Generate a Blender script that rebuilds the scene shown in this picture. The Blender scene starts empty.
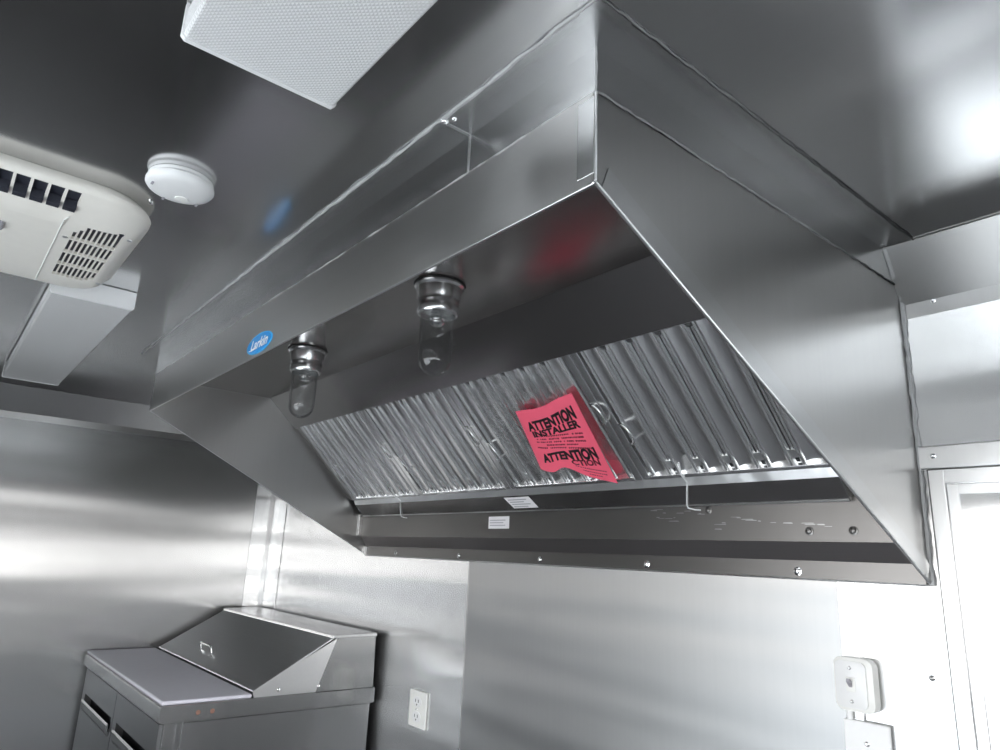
import bpy, bmesh, math, random
from mathutils import Vector, Matrix
random.seed(7)
C = bpy.context.scene.collection
H = 2.1                                   # ceiling height
XL, XR, YB = -3.222, 2.45, -2.40          # left wall, right wall, wall opposite the hood
CV_Y, CV_Z = 0.0624, 0.1116               # cove strip between wall and ceiling
D, ZL, ZT, ZB, S = 0.9214, 1.901, 2.029, 1.4354, 2.13   # hood: depth, lip bottom, top, bottom at the wall, length

# ------------------------------------------------------------------ materials
def new_mat(name):
    m = bpy.data.materials.new(name); m.use_nodes = True
    nt = m.node_tree; b = nt.nodes['Principled BSDF']
    return m, nt, b

def steel(name, col=0.55, rough=0.25, brush='z', wav=0.0, wscale=1.4, bstr=0.004, rvar=0.06, wmap=(1, 1, 1), cvar=.012, aniso=0.0, tang=(1, 0, 0), tint=(1, 1, 1)):
    m, nt, b = new_mat(name); N = nt.nodes; L = nt.links
    b.inputs['Metallic'].default_value = 1.0
    tc = N.new('ShaderNodeTexCoord')
    mp = N.new('ShaderNodeMapping'); L.new(tc.outputs['Object'], mp.inputs['Vector'])
    sc = {'x': (1, 110, 110), 'y': (110, 1, 110), 'z': (110, 110, 1)}[brush]
    mp.inputs['Scale'].default_value = sc
    n = N.new('ShaderNodeTexNoise'); n.inputs['Scale'].default_value = 1.0; n.inputs['Detail'].default_value = 2
    L.new(mp.outputs[0], n.inputs['Vector'])
    # blotchy smears
    n2 = N.new('ShaderNodeTexNoise'); n2.inputs['Scale'].default_value = 3.2; n2.inputs['Detail'].default_value = 4
    L.new(tc.outputs['Object'], n2.inputs['Vector'])
    r1 = N.new('ShaderNodeMapRange'); r1.inputs['To Min'].default_value = rough - rvar*.5; r1.inputs['To Max'].default_value = rough + rvar*.5
    r1.inputs['From Min'].default_value = 0.3; r1.inputs['From Max'].default_value = 0.7
    L.new(n2.outputs[0], r1.inputs['Value'])
    ad = N.new('ShaderNodeMath'); ad.operation = 'MULTIPLY_ADD'; ad.inputs[1].default_value = rvar*.3
    L.new(n.outputs[0], ad.inputs[0]); L.new(r1.outputs[0], ad.inputs[2]); L.new(ad.outputs[0], b.inputs['Roughness'])
    r2 = N.new('ShaderNodeMapRange'); r2.inputs['From Min'].default_value = 0.25; r2.inputs['From Max'].default_value = 0.75
    r2.inputs['To Min'].default_value = col * (1-cvar); r2.inputs['To Max'].default_value = col * (1+cvar)
    L.new(n.outputs[0], r2.inputs['Value'])
    cm = N.new('ShaderNodeVectorMath'); cm.operation = 'SCALE'; cm.inputs[0].default_value = tint
    L.new(r2.outputs[0], cm.inputs['Scale']); L.new(cm.outputs[0], b.inputs['Base Color'])
    if wav:
        mw = N.new('ShaderNodeMapping'); L.new(tc.outputs['Object'], mw.inputs['Vector'])
        mw.inputs['Scale'].default_value = wmap
        w = N.new('ShaderNodeTexNoise'); w.inputs['Scale'].default_value = wscale; w.inputs['Detail'].default_value = 1.2
        L.new(mw.outputs[0], w.inputs['Vector'])
        bw = N.new('ShaderNodeBump'); bw.inputs['Strength'].default_value = 1.0; bw.inputs['Distance'].default_value = wav
        L.new(w.outputs[0], bw.inputs['Height']); L.new(bw.outputs[0], b.inputs['Normal'])
    if aniso:
        b.inputs['Anisotropic'].default_value = aniso
        cx = N.new('ShaderNodeCombineXYZ')
        for i, v in enumerate(tang): cx.inputs[i].default_value = v
        L.new(cx.outputs[0], b.inputs['Tangent'])
    return m

def plastic(name, col, rough=0.45, noise=0.03, bump=0.0):
    m, nt, b = new_mat(name); N = nt.nodes; L = nt.links
    tc = N.new('ShaderNodeTexCoord'); n = N.new('ShaderNodeTexNoise'); n.inputs['Scale'].default_value = 40; n.inputs['Detail'].default_value = 3
    L.new(tc.outputs['Object'], n.inputs['Vector'])
    mx = N.new('ShaderNodeMix'); mx.data_type = 'RGBA'
    mx.inputs['A'].default_value = (*[c * (1 - noise) for c in col], 1); mx.inputs['B'].default_value = (*[min(1, c * (1 + noise)) for c in col], 1)
    L.new(n.outputs[0], mx.inputs['Factor']); L.new(mx.outputs['Result'], b.inputs['Base Color'])
    b.inputs['Roughness'].default_value = rough
    if bump:
        bp = N.new('ShaderNodeBump'); bp.inputs['Strength'].default_value = bump; bp.inputs['Distance'].default_value = .001
        L.new(n.outputs[0], bp.inputs['Height']); L.new(bp.outputs[0], b.inputs['Normal'])
    return m

M = {}
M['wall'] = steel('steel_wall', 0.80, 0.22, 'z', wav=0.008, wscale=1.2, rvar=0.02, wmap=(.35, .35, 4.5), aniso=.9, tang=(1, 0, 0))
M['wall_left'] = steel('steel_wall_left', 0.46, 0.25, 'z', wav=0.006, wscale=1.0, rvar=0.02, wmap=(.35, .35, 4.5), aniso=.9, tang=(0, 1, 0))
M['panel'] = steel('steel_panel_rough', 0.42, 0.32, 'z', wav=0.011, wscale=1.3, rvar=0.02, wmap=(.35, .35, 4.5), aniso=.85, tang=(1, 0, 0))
M['ceil'] = steel('steel_ceiling', 0.68, 0.17, 'x', wav=0.007, wscale=1.4, rvar=0.02)
M['hood'] = steel('steel_hood', 0.58, 0.305, 'x', wav=0.002, wscale=2.5, rvar=0.02, tint=(1, .985, .97))
M['hood_side'] = steel('steel_hood_side', 0.46, 0.32, 'z', wav=0.003, wscale=2.0, rvar=0.02, tint=(1, .99, .975))
M['hood_in'] = steel('steel_hood_inside', 0.44, 0.20, 'x', wav=0.002, wscale=3, rvar=0.02, tint=(1, .96, .94))
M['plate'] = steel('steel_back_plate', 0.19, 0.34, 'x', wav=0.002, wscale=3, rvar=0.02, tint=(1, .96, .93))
M['shelf'] = steel('steel_shelf', 0.42, 0.32, 'x', rvar=0.02, tint=(1, .93, .92))
M['trim'] = steel('steel_trim', 0.60, 0.235, 'x', wav=0.003, wscale=3, rvar=0.02)
M['hem'] = steel('steel_hem', 0.48, 0.34, 'x', rvar=0.02)
M['edge'] = steel('steel_edge', 0.80, 0.31, 'x', rvar=0.02)
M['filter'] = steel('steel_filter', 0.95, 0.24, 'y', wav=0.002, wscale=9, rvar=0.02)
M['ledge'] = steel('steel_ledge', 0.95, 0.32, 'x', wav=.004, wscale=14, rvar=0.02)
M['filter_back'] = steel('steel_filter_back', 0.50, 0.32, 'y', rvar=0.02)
M['alu'] = steel('aluminium_frame', 0.82, 0.32, 'z', rvar=0.02)
M['chrome'] = steel('chrome', 0.85, 0.10, 'z', rvar=0.02)
M['lamp_metal'] = steel('cast_aluminium', 0.85, 0.23, 'z', rvar=0.02)
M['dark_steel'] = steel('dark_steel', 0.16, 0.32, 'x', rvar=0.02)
M['table'] = steel('steel_table', 0.40, 0.235, 'y', wav=0.002, wscale=4, rvar=0.02)
M['table_lid'] = steel('steel_table_lid', 0.85, 0.32, 'x', wav=0.002, wscale=4, rvar=0.02)
M['table_front'] = steel('steel_table_front', 0.28, 0.36, 'x', rvar=0.02, tint=(.96, .98, 1))
M['white'] = plastic('white_plastic', (.86, .83, .77), 0.38)
M['white2'] = plastic('white_gloss', (.85, .85, .85), 0.3)
M['outlet'] = plastic('outlet_plastic', (.86, .86, .83), 0.35)
M['board'] = plastic('cutting_board_plastic', (.84, .82, .90), 0.36, bump=.1)
M['black'] = plastic('black_recess', (.012, .012, .015), 0.6)
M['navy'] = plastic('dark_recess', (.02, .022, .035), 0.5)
M['red'] = plastic('red_paper', (.95, .13, .21), 0.55, 0.05)
M['ink'] = plastic('black_ink', (.012, .006, .008), 0.6)
M['ink2'] = plastic('faded_ink', (.09, .01, .02), 0.6)
M['label'] = plastic('label_paper', (.82, .80, .82), 0.5)
M['grey_ink'] = plastic('grey_ink', (.38, .37, .40), 0.6)
M['blue'] = plastic('blue_enamel', (.01, .24, .62), 0.3)
M['blue_edge'] = plastic('blue_edge', (.05, .42, .80), 0.3)
M['hole'] = plastic('copper_plug', (.30, .16, .12), 0.4)
M['caulk'] = plastic('clear_caulk', (.42, .42, .42), 0.35, 0.2)
M['floor'] = plastic('floor_vinyl', (.13, .13, .135), 0.45, 0.2)
M['gasket'] = plastic('black_gasket', (.02, .02, .02), 0.5)
M['ground'] = plastic('outside_ground', (.72, .71, .69), 0.9, 0.2)

def m_diffuser():
    m, nt, b = new_mat('prismatic_diffuser'); N = nt.nodes; L = nt.links
    tc = N.new('ShaderNodeTexCoord'); mp = N.new('ShaderNodeMapping'); L.new(tc.outputs['Object'], mp.inputs['Vector'])
    mp.inputs['Scale'].default_value = (1, 1, 1); mp.inputs['Rotation'].default_value = (0, 0, math.radians(45))
    sx = N.new('ShaderNodeSeparateXYZ'); L.new(mp.outputs[0], sx.inputs[0])
    hs = []
    for k in 'XY':
        a = N.new('ShaderNodeMath'); a.operation = 'PINGPONG'; a.inputs[1].default_value = 0.0024
        L.new(sx.outputs[k], a.inputs[0]); hs.append(a)
    mn = N.new('ShaderNodeMath'); mn.operation = 'MINIMUM'; L.new(hs[0].outputs[0], mn.inputs[0]); L.new(hs[1].outputs[0], mn.inputs[1])
    bp = N.new('ShaderNodeBump'); bp.inputs['Distance'].default_value = 1.0; bp.inputs['Strength'].default_value = .45
    L.new(mn.outputs[0], bp.inputs['Height']); L.new(bp.outputs[0], b.inputs['Normal'])
    mr = N.new('ShaderNodeMapRange'); mr.inputs['From Max'].default_value = .0022; mr.inputs['To Min'].default_value = .74; mr.inputs['To Max'].default_value = .88
    L.new(mn.outputs[0], mr.inputs['Value'])
    cb = N.new('ShaderNodeCombineColor'); [L.new(mr.outputs[0], cb.inputs[i]) for i in range(3)]
    L.new(cb.outputs[0], b.inputs['Base Color']); b.inputs['Roughness'].default_value = 0.22
    return m
M['diffuser'] = m_diffuser()

def m_glass(name, rough=0.0):
    m, nt, b = new_mat(name)
    b.inputs['Transmission Weight'].default_value = 1; b.inputs['IOR'].default_value = 1.48; b.inputs['Roughness'].default_value = rough
    return m
def m_shell():
    m, nt, b = new_mat('clear_glass'); N = nt.nodes; L = nt.links
    tr = N.new('ShaderNodeBsdfTransparent'); tr.inputs[0].default_value = (.93, .94, .94, 1)
    gl = N.new('ShaderNodeBsdfGlossy'); gl.inputs['Roughness'].default_value = .02
    lw = N.new('ShaderNodeLayerWeight'); lw.inputs['Blend'].default_value = .18
    mr = N.new('ShaderNodeMapRange'); mr.inputs['To Min'].default_value = .07; mr.inputs['To Max'].default_value = .60
    L.new(lw.outputs['Fresnel'], mr.inputs['Value'])
    mx = N.new('ShaderNodeMixShader'); L.new(mr.outputs[0], mx.inputs[0])
    L.new(tr.outputs[0], mx.inputs[1]); L.new(gl.outputs[0], mx.inputs[2]); L.new(mx.outputs[0], N['Material Output'].inputs['Surface'])
    return m
M['glass'] = m_shell()
def m_film():
    m, nt, b = new_mat('plastic_film'); N = nt.nodes; L = nt.links
    tr = N.new('ShaderNodeBsdfTransparent'); gl = N.new('ShaderNodeBsdfGlossy'); gl.inputs['Roughness'].default_value = .08
    mx = N.new('ShaderNodeMixShader'); tc = N.new('ShaderNodeTexCoord')
    n = N.new('ShaderNodeTexNoise'); n.inputs['Scale'].default_value = 18; n.inputs['Detail'].default_value = 5; L.new(tc.outputs['Object'], n.inputs['Vector'])
    bp = N.new('ShaderNodeBump'); bp.inputs['Distance'].default_value = .02; L.new(n.outputs[0], bp.inputs['Height']); L.new(bp.outputs[0], gl.inputs['Normal'])
    mx.inputs[0].default_value = .30
    L.new(tr.outputs[0], mx.inputs[1]); L.new(gl.outputs[0], mx.inputs[2])
    L.new(mx.outputs[0], N['Material Output'].inputs['Surface'])
    return m
M['film'] = m_film()

# ------------------------------------------------------------------ geometry helpers
def obj(name, bm, mat, parent=None, smooth=False, recalc=True):
    if recalc: bmesh.ops.recalc_face_normals(bm, faces=bm.faces)
    me = bpy.data.meshes.new(name); bm.to_mesh(me); bm.free()
    me.materials.append(mat)
    if smooth:
        for p in me.polygons: p.use_smooth = True
        try: me.set_sharp_from_angle(angle=math.radians(38))
        except Exception: pass
    o = bpy.data.objects.new(name, me); C.objects.link(o)
    if parent is not None:
        o.parent = parent; o.matrix_parent_inverse = Matrix.Translation(-Vector(parent.location)) if False else Matrix.Identity(4)
        # parent sits at the world position stored; geometry is written in world space, so shift it back
        off = world_loc(parent)
        me.transform(Matrix.Translation(-off))
    return o

def world_loc(o):
    v = Vector(o.location)
    while o.parent is not None:
        o = o.parent; v += Vector(o.location)
    return v

def tag(o, label, cat, group=None, kind=None):
    if label: o['label'] = label
    if cat: o['category'] = cat
    if group: o['group'] = group
    if kind: o['kind'] = kind
    return o
def thing(name, label, cat, loc, group=None):
    o = bpy.data.objects.new(name, None); C.objects.link(o); o.location = loc; o.empty_display_size = .05
    return tag(o, label, cat, group)
def struct(name, bm, m, label, cat='wall', smooth=False):
    o = obj(name, bm, m, smooth=smooth); return tag(o, label, cat, kind='structure')

def box(bm, x0, x1, y0, y1, z0, z1):
    v = [bm.verts.new(p) for p in ((x0,y0,z0),(x1,y0,z0),(x1,y1,z0),(x0,y1,z0),(x0,y0,z1),(x1,y0,z1),(x1,y1,z1),(x0,y1,z1))]
    for f in ((0,3,2,1),(4,5,6,7),(0,1,5,4),(1,2,6,5),(2,3,7,6),(3,0,4,7)): bm.faces.new([v[i] for i in f])
    return bm
def bev(bm, w, seg=2):
    bmesh.ops.bevel(bm, geom=bm.edges[:], offset=w, segments=seg, affect='EDGES', profile=.5, clamp_overlap=True)
    return bm
def B(*a, bw=0, seg=2):
    bm = box(bmesh.new(), *a)
    return bev(bm, bw, seg) if bw else bm
def prism(bm, pts, axis, a0, a1):
    """extrude a 2D polygon along an axis ('x': pts are (y,z); 'y': (x,z); 'z': (x,y))"""
    def P(p, a): return {'x': (a, p[0], p[1]), 'y': (p[0], a, p[1]), 'z': (p[0], p[1], a)}[axis]
    A = [bm.verts.new(P(p, a0)) for p in pts]; Bv = [bm.verts.new(P(p, a1)) for p in pts]
    n = len(pts)
    bm.faces.new(A); bm.faces.new(Bv[::-1])
    for i in range(n): bm.faces.new((A[i], A[(i+1) % n], Bv[(i+1) % n], Bv[i]))
    return bm
def sheet(bm, pts, axis, a0, a1, th):
    """open polyline thickened to a sheet, extruded along the axis"""
    out = []; n = len(pts)
    for i in range(n):
        p = Vector(pts[i]); ds = []
        if i > 0: ds.append((p - Vector(pts[i-1])).normalized())
        if i < n-1: ds.append((Vector(pts[i+1]) - p).normalized())
        ns = [Vector((-d.y, d.x)) for d in ds]; a = sum(ns, Vector((0, 0))).normalized()
        k = th / max(.35, a.dot(ns[0])); out.append(p + a * k)
    return prism(bm, [tuple(p) for p in pts] + [tuple(p) for p in out[::-1]], axis, a0, a1)
def tube(bm, pts, r, seg=8, cap=True, rs=None):
    rings = []; n = len(pts); pts = [Vector(p) for p in pts]
    up = Vector((0, 0, 1)); prev = None
    for i in range(n):
        d = (pts[min(i+1, n-1)] - pts[max(i-1, 0)]).normalized()
        if prev is None:
            a = d.cross(up); a = a if a.length > .01 else d.cross(Vector((1, 0, 0))); a.normalize()
        else:
            a = prev - d * prev.dot(d); a.normalize()
        prev = a; b = d.cross(a); rr = rs[i] if rs else r
        rings.append([bm.verts.new(pts[i] + (a*math.cos(t) + b*math.sin(t)) * rr) for t in [2*math.pi*k/seg for k in range(seg)]])
    for i in range(n-1):
        for k in range(seg): bm.faces.new((rings[i][k], rings[i][(k+1) % seg], rings[i+1][(k+1) % seg], rings[i+1][k]))
    if cap: bm.faces.new(rings[0]); bm.faces.new(rings[-1][::-1])
    return bm
def lathe(bm, prof, c, seg=40, ax='z', cap0=False, cap1=False):
    rings = []
    for r, h in prof:
        ring = []
        for k in range(seg):
            t = 2*math.pi*k/seg
            if ax == 'z': p = (c[0]+r*math.cos(t), c[1]+r*math.sin(t), c[2]+h)
            elif ax == 'y': p = (c[0]+r*math.cos(t), c[1]+h, c[2]+r*math.sin(t))
            else: p = (c[0]+h, c[1]+r*math.cos(t), c[2]+r*math.sin(t))
            ring.append(bm.verts.new(p))
        rings.append(ring)
    for i in range(len(rings)-1):
        for k in range(seg): bm.faces.new((rings[i][k], rings[i][(k+1) % seg], rings[i+1][(k+1) % seg], rings[i+1][k]))
    if cap0: bm.faces.new(rings[0])
    if cap1: bm.faces.new(rings[-1])
    return bm
def frame_bm(x0, x1, z0, z1, w, y0, y1, bm=None):
    bm = bm or bmesh.new()
    box(bm, x0, x0+w, y0, y1, z0, z1); box(bm, x1-w, x1, y0, y1, z0, z1)
    box(bm, x0+w, x1-w, y0, y1, z1-w, z1); box(bm, x0+w, x1-w, y0, y1, z0, z0+w)
    return bm
def boolean(o, cut, op='DIFFERENCE'):
    md = o.modifiers.new('b', 'BOOLEAN'); md.object = cut; md.operation = op; md.solver = 'EXACT'
    dg = bpy.context.evaluated_depsgraph_get(); dg.update()
    me = bpy.data.meshes.new_from_object(o.evaluated_get(dg)); o.modifiers.clear(); o.data = me
    bpy.data.objects.remove(cut, do_unlink=True)
def text_mesh(body, size, align='CENTER', shear=0.0, bold=0.0, extr=0.0):
    cu = bpy.data.curves.new('t', 'FONT'); cu.body = body; cu.size = size; cu.align_x = align; cu.align_y = 'CENTER'
    cu.shear = shear; cu.offset = bold; cu.extrude = extr; cu.resolution_u = 3
    to = bpy.data.objects.new('t', cu); C.objects.link(to)
    dg = bpy.context.evaluated_depsgraph_get(); dg.update()
    me = bpy.data.meshes.new_from_object(to.evaluated_get(dg))
    bpy.data.objects.remove(to, do_unlink=True)
    bm = bmesh.new(); bm.from_mesh(me); bpy.data.meshes.remove(me)
    return bm

# ------------------------------------------------------------------ the room
WT = 0.06
struct('floor', B(XL-WT, XR+WT, YB-WT, WT, -0.05, 0), M['floor'], 'dark vinyl trailer floor', 'floor')
struct('ceiling', B(XL-WT, XR+WT, YB-WT, WT, H, H+.05), M['ceil'], 'mirror-like stainless steel ceiling', 'ceiling')
struct('wall_back', B(XL-WT, XR+WT, 0, WT, 0, H), M['wall'], 'stainless steel wall behind the hood')
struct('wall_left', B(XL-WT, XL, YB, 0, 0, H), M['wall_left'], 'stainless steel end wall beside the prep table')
# wall opposite, with the long serving hatch
HX0, HX1, HZ0, HZ1 = .08, 2.2, 1.00, 1.74
EX0, EX1, EZ0, EZ1 = -1.42, -.02, .12, 1.82   # open entrance door in the same wall
bm = bmesh.new()
box(bm, XL-WT, EX0, YB-WT, YB, 0, H); box(bm, EX1, HX0, YB-WT, YB, 0, H); box(bm, EX0, EX1, YB-WT, YB, 0, EZ0); box(bm, EX0, EX1, YB-WT, YB, EZ1, H); box(bm, HX1, XR+WT, YB-WT, YB, 0, H)
box(bm, HX0, HX1, YB-WT, YB, 0, HZ0); box(bm, HX0, HX1, YB-WT, YB, HZ1, H)
struct('wall_front', bm, M['wall'], 'stainless steel wall with the long serving hatch')
fr = obj('window_1', frame_bm(HX0, HX1, HZ0, HZ1, .035, YB-.05, YB+.012), M['alu']); tag(fr, 'aluminium frame of the serving hatch', 'window', kind='structure')
ef = obj('door_2', frame_bm(EX0, EX1, EZ0, EZ1, .03, YB-.05, YB+.010), M['alu']); tag(ef, 'aluminium frame of the open entrance', 'door', kind='structure')
obj('window_mullion', B(.96, 1.0, YB-.045, YB+.006, HZ0+.035, HZ1-.035), M['alu'], fr)
# right end wall with a doorway
DY0, DY1, DZ1 = -2.15, -0.30, 1.50
bm = bmesh.new()
box(bm, XR, XR+WT, YB, DY0, 0, H); box(bm, XR, XR+WT, DY1, 0, 0, H); box(bm, XR, XR+WT, DY0, DY1, DZ1, H); box(bm, XR, XR+WT, DY0, DY1, 0, 1.0)
struct('wall_right', bm, M['wall'], 'stainless steel end wall with an open half door')

# coves between walls and ceiling
bm = bmesh.new(); sheet(bm, [(0, H-CV_Z-.03), (-.0012, H-CV_Z), (-CV_Y, H-.0012), (-CV_Y-.004, H)], 'x', XL, XR, .0015)
struct('trim_1', bm, M['hood_side'], 'sloped steel cove between back wall and ceiling', 'trim')
bm = bmesh.new(); sheet(bm, [(XL, H-CV_Z-.03), (XL+.0012, H-CV_Z), (XL+CV_Y, H-.0012), (XL+CV_Y+.004, H)], 'y', YB, 0, .0015)
struct('trim_2', bm, M['hood_side'], 'sloped steel cove between left end wall and ceiling', 'trim')
# corner angle, left rear corner
bm = bmesh.new(); sheet(bm, [(XL+.19, -.002), (XL+.02, -.003), (XL+.003, -.02), (XL+.002, -.10)], 'z', 0, H-CV_Z-.005, .002)
struct('trim_3', bm, M['wall'], 'bright steel angle strip up the wall corner behind the prep table', 'trim')
# rough panel on the back wall between two seams
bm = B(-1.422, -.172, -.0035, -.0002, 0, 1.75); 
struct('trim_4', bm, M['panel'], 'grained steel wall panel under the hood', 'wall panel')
bm = B(-.176, -.142, -.006, -.0002, 0, 1.75, bw=.0012)
struct('trim_5', bm, M['wall'], 'narrow vertical steel seam strip below right end of hood', 'trim')
bm = B(-1.4245, -1.4205, -.0045, -.0002, 0, 1.75)
struct('trim_6', bm, M['hood'], 'thin vertical seam below the hood', 'trim')
# wall panel at the very right: horizontal rail over a framed steel door
bm = bmesh.new(); box(bm, .004, XR, -.010, -.0002, 1.650, 1.694); bev(bm, .002)
struct('trim_7', bm, M['alu'], 'horizontal aluminium rail above the framed steel door', 'trim')
dr = obj('door_1', B(.062, .93, -.004, -.0002, .10, 1.625), M['wall']); tag(dr, 'bright steel door panel at right edge', 'door', kind='structure')
obj('door_frame', bev(frame_bm(.018, .98, .05, 1.648, .026, -.010, -.0002), .001), M['alu'], dr)
obj('door_gap_shade', frame_bm(.0145, .9835, .0465, 1.6495, .0035, -.006, -.0002), M['dark_steel'], dr)  # no real seal: dark strip standing in for the shaded gap around the frame
obj('door_inner_frame', bev(frame_bm(.046, .952, .078, 1.620, .018, -.0075, -.0002), .001), M['alu'], dr)
# caulk bead up the rear edge of the hood
def bead(p0, p1, r, n, jit):
    pts = []; rs = []
    for i in range(n+1):
        t = i/n; p = Vector(p0).lerp(Vector(p1), t)
        p += Vector([random.uniform(-jit, jit) for _ in range(3)]) * .35
        pts.append(p); rs.append(r*random.uniform(.7, 1.35))
    return pts, rs

# ------------------------------------------------------------------ hood
hood = thing('exhaust_hood', 'long sloped stainless steel exhaust hood mounted under the ceiling', 'range hood', (-S/2, 0, ZB))
T = .004
# end panels: polygon in (y,z)
side_poly = [(-D, ZT), (-D, ZL), (-.0, ZB), (0, ZT)]
obj('end_panel', prism(bmesh.new(), side_poly, 'x', -T, 0), M['hood_side'], hood)
obj('end_panel', prism(bmesh.new(), side_poly, 'x', -S, -S+T), M['hood_side'], hood)
# front lip: face + top
bm = bmesh.new(); sheet(bm, [(-D+.004, ZL+.001), (-D, ZL+.001), (-D, ZT), (-D+.1, ZT)], 'x', -S+T, -T, .002)
obj('front_panel', bm, M['hood'], hood)
obj('top_panel', B(-S+T, -T, -D+.003, -.001, ZT-.003, ZT-.0005), M['hood'], hood)
# inner liner: roof and 45 degree closure panel
ZI = 2.020
obj('inner_roof', B(-S+T, -T, -D+.004, -.500, ZI, ZI+.003), M['hood_in'], hood)
obj('inner_slope', prism(bmesh.new(), [(-.500, ZI), (-.500, ZI+.003), (-.383, 1.918), (-.386, 1.915)], 'x', -S+T, -T), M['hood_in'], hood)
# bright line of the bottom edge of the front lip
bm = bmesh.new(); tube(bm, [(-S+.001, -D+.001, ZL), (-.001, -D+.001, ZL)], .0028, 8); obj('front_hem', bm, M['edge'], hood, True)
bm = bmesh.new(); tube(bm, [(-S+.002, -D-.0005, ZT), (-.002, -D-.0005, ZT)], .0016, 8); obj('front_top_hem', bm, M['edge'], hood, True)
# corner return strips on the front face near the right corner
obj('corner_strip', B(-.030, -.0005, -D-.0025, -D, ZL+.012, ZT-.006, bw=.0008), M['trim'], hood)
obj('corner_strip', B(-S+.0005, -S+.022, -D-.0025, -D, ZL+.012, ZT-.006, bw=.0008), M['trim'], hood)
bm = bmesh.new(); tube(bm, [(.0002, -D, ZL+.002), (.0002, -D, ZT)], .0022, 8); obj('corner_hem', bm, M['edge'], hood, True)
# outside hem band along the sloping lower edge of each end
dy, dz = D, ZB-ZL; ln = math.hypot(dy, dz); ny, nz = -dz/ln, dy/ln      # normal pointing up/out of slope
if nz < 0: ny, nz = -ny, -nz
for xx, out in ((0, 1), (-S, -1)):
    w = .030
    poly = [(-D+.010, ZL-.004), (-.004, ZB+.002), (-.004+ny*w*.0, ZB+.002+w*1.15), (-D+.022, ZL-.004+w*1.05)]
    obj('end_hem', prism(bmesh.new(), poly, 'x', xx, xx+out*.0022), M['hem'], hood)
    bm = bmesh.new(); tube(bm, [(xx, -D, ZL), (xx, -.002, ZB+.001)], .0026, 8); obj('end_edge', bm, M['edge'], hood, True)
# rear: backplate, step, flange
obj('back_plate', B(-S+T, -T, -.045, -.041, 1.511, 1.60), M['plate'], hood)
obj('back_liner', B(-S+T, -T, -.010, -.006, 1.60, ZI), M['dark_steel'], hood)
obj('back_shelf', prism(bmesh.new(), [(-.045, 1.511), (-.043, 1.514), (-.012, 1.474), (-.014, 1.471)], 'x', -S+T, -T), M['shelf'], hood)
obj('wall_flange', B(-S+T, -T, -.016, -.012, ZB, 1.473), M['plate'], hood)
obj('flange_edge', tube(bmesh.new(), [(-S+T, -.015, ZB), (-T, -.015, ZB)], .002, 8), M['edge'], hood, True)
# grease trough and filter ledge
tx0, tx1 = -S+.03, -.112
obj('grease_trough', prism(bmesh.new(), [(-.094, 1.634), (-.090, 1.636), (-.047, 1.604), (-.047, 1.594), (-.055, 1.592)], 'x', tx0, tx1), M['hood_in'], hood)
bm = bmesh.new(); sheet(bm, [(-.124, 1.668), (-.106, 1.656), (-.097, 1.634)], 'x', tx0, tx1, .003); 
obj('filter_ledge', bm, M['ledge'], hood)
obj('trough_edge', tube(bmesh.new(), [(tx0, -.056, 1.592), (tx1, -.056, 1.592)], .002, 6), M['edge'], hood, True)
for xs in (tx0, tx1):
    obj('trough_end', prism(bmesh.new(), [(-.094, 1.634), (-.047, 1.64), (-.047, 1.592), (-.056, 1.590)], 'x', xs-.001, xs+.001), M['trim'], hood)
# vertical bracket by the left end
obj('corner_bracket', B(-S+T, -S+.014, -.062, -.045, 1.515, 1.60, bw=.001), M['trim'], hood)
obj('corner_bracket', B(-S+T, -S+.020, -.024, -.016, 1.436, 1.47, bw=.001), M['edge'], hood)
# bolts on the wall flange and plate
def bolt_bm(x, y, z, r=.006):
    bm = bmesh.new(); lathe(bm, [(r*1.5, 0), (r*1.5, -.0012), (r, -.002), (r, -.005), (r*.6, -.0065), (.0004, -.0068)], (x, y, z), 14, 'y', True, True); return bm
for x in (-1.883, -1.468, -1.057, -.654, -.251): obj('bolt', bolt_bm(x, -.016, 1.4505), M['chrome'], hood, True)
for x, z in ((-.446, 1.580), (-.205, 1.532), (-.115, 1.533)): obj('bolt', bolt_bm(x, -.045, z), M['plate'], hood, True)
# paper labels
lb = obj('label', B(-1.160, -1.055, -.0785, -.0775, 1.6095, 1.638), M['label'], hood)
lb.data.transform(Matrix.Identity(4))
bpy.data.objects.remove(lb, do_unlink=True)
def quad_sheet(P, th=.0006):
    bm = bmesh.new(); P = [Vector(p) for p in P]; n = (P[1]-P[0]).cross(P[3]-P[0]).normalized()
    a = [bm.verts.new(p) for p in P]; b = [bm.verts.new(p + n*th) for p in P]
    bm.faces.new(a); bm.faces.new(b[::-1])
    for i in range(4): bm.faces.new((a[i], a[(i+1) % 4], b[(i+1) % 4], b[i]))
    return bm
def trough_pt(x, t, off=.0006):     # t 0 top ... 1 bottom on the sloping trough face
    y = -.094 + t*.039; z = 1.634 - t*.042
    n = Vector((0, -.042, -.039)).normalized()
    return (x, y + n.y*off, z + n.z*off)
l1 = obj('label', quad_sheet([trough_pt(-1.150, .08), trough_pt(-1.035, .08), trough_pt(-1.020, .80), trough_pt(-1.130, .80)]), M['label'], hood)
l1['label'] = 'white paper label on the trough face'
bm = bmesh.new()
for i in range(4):
    t = .2 + i*.15
    v = [bm.verts.new(trough_pt(-1.135+i*.004, t, .0016)), bm.verts.new(trough_pt(-1.05+i*.004-(i % 2)*.02, t, .0016)), bm.verts.new(trough_pt(-1.05+i*.004-(i % 2)*.02, t+.06, .0016)), bm.verts.new(trough_pt(-1.135+i*.004, t+.06, .0016))]
    bm.faces.new(v)
obj('fine_print', bm, M['grey_ink'], l1)
l2 = obj('label', B(-1.275, -1.172, -.0462, -.0455, 1.540, 1.578), M['label'], hood)
l2['label'] = 'white paper label on the plate under the trough'
bm = bmesh.new()
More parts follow.
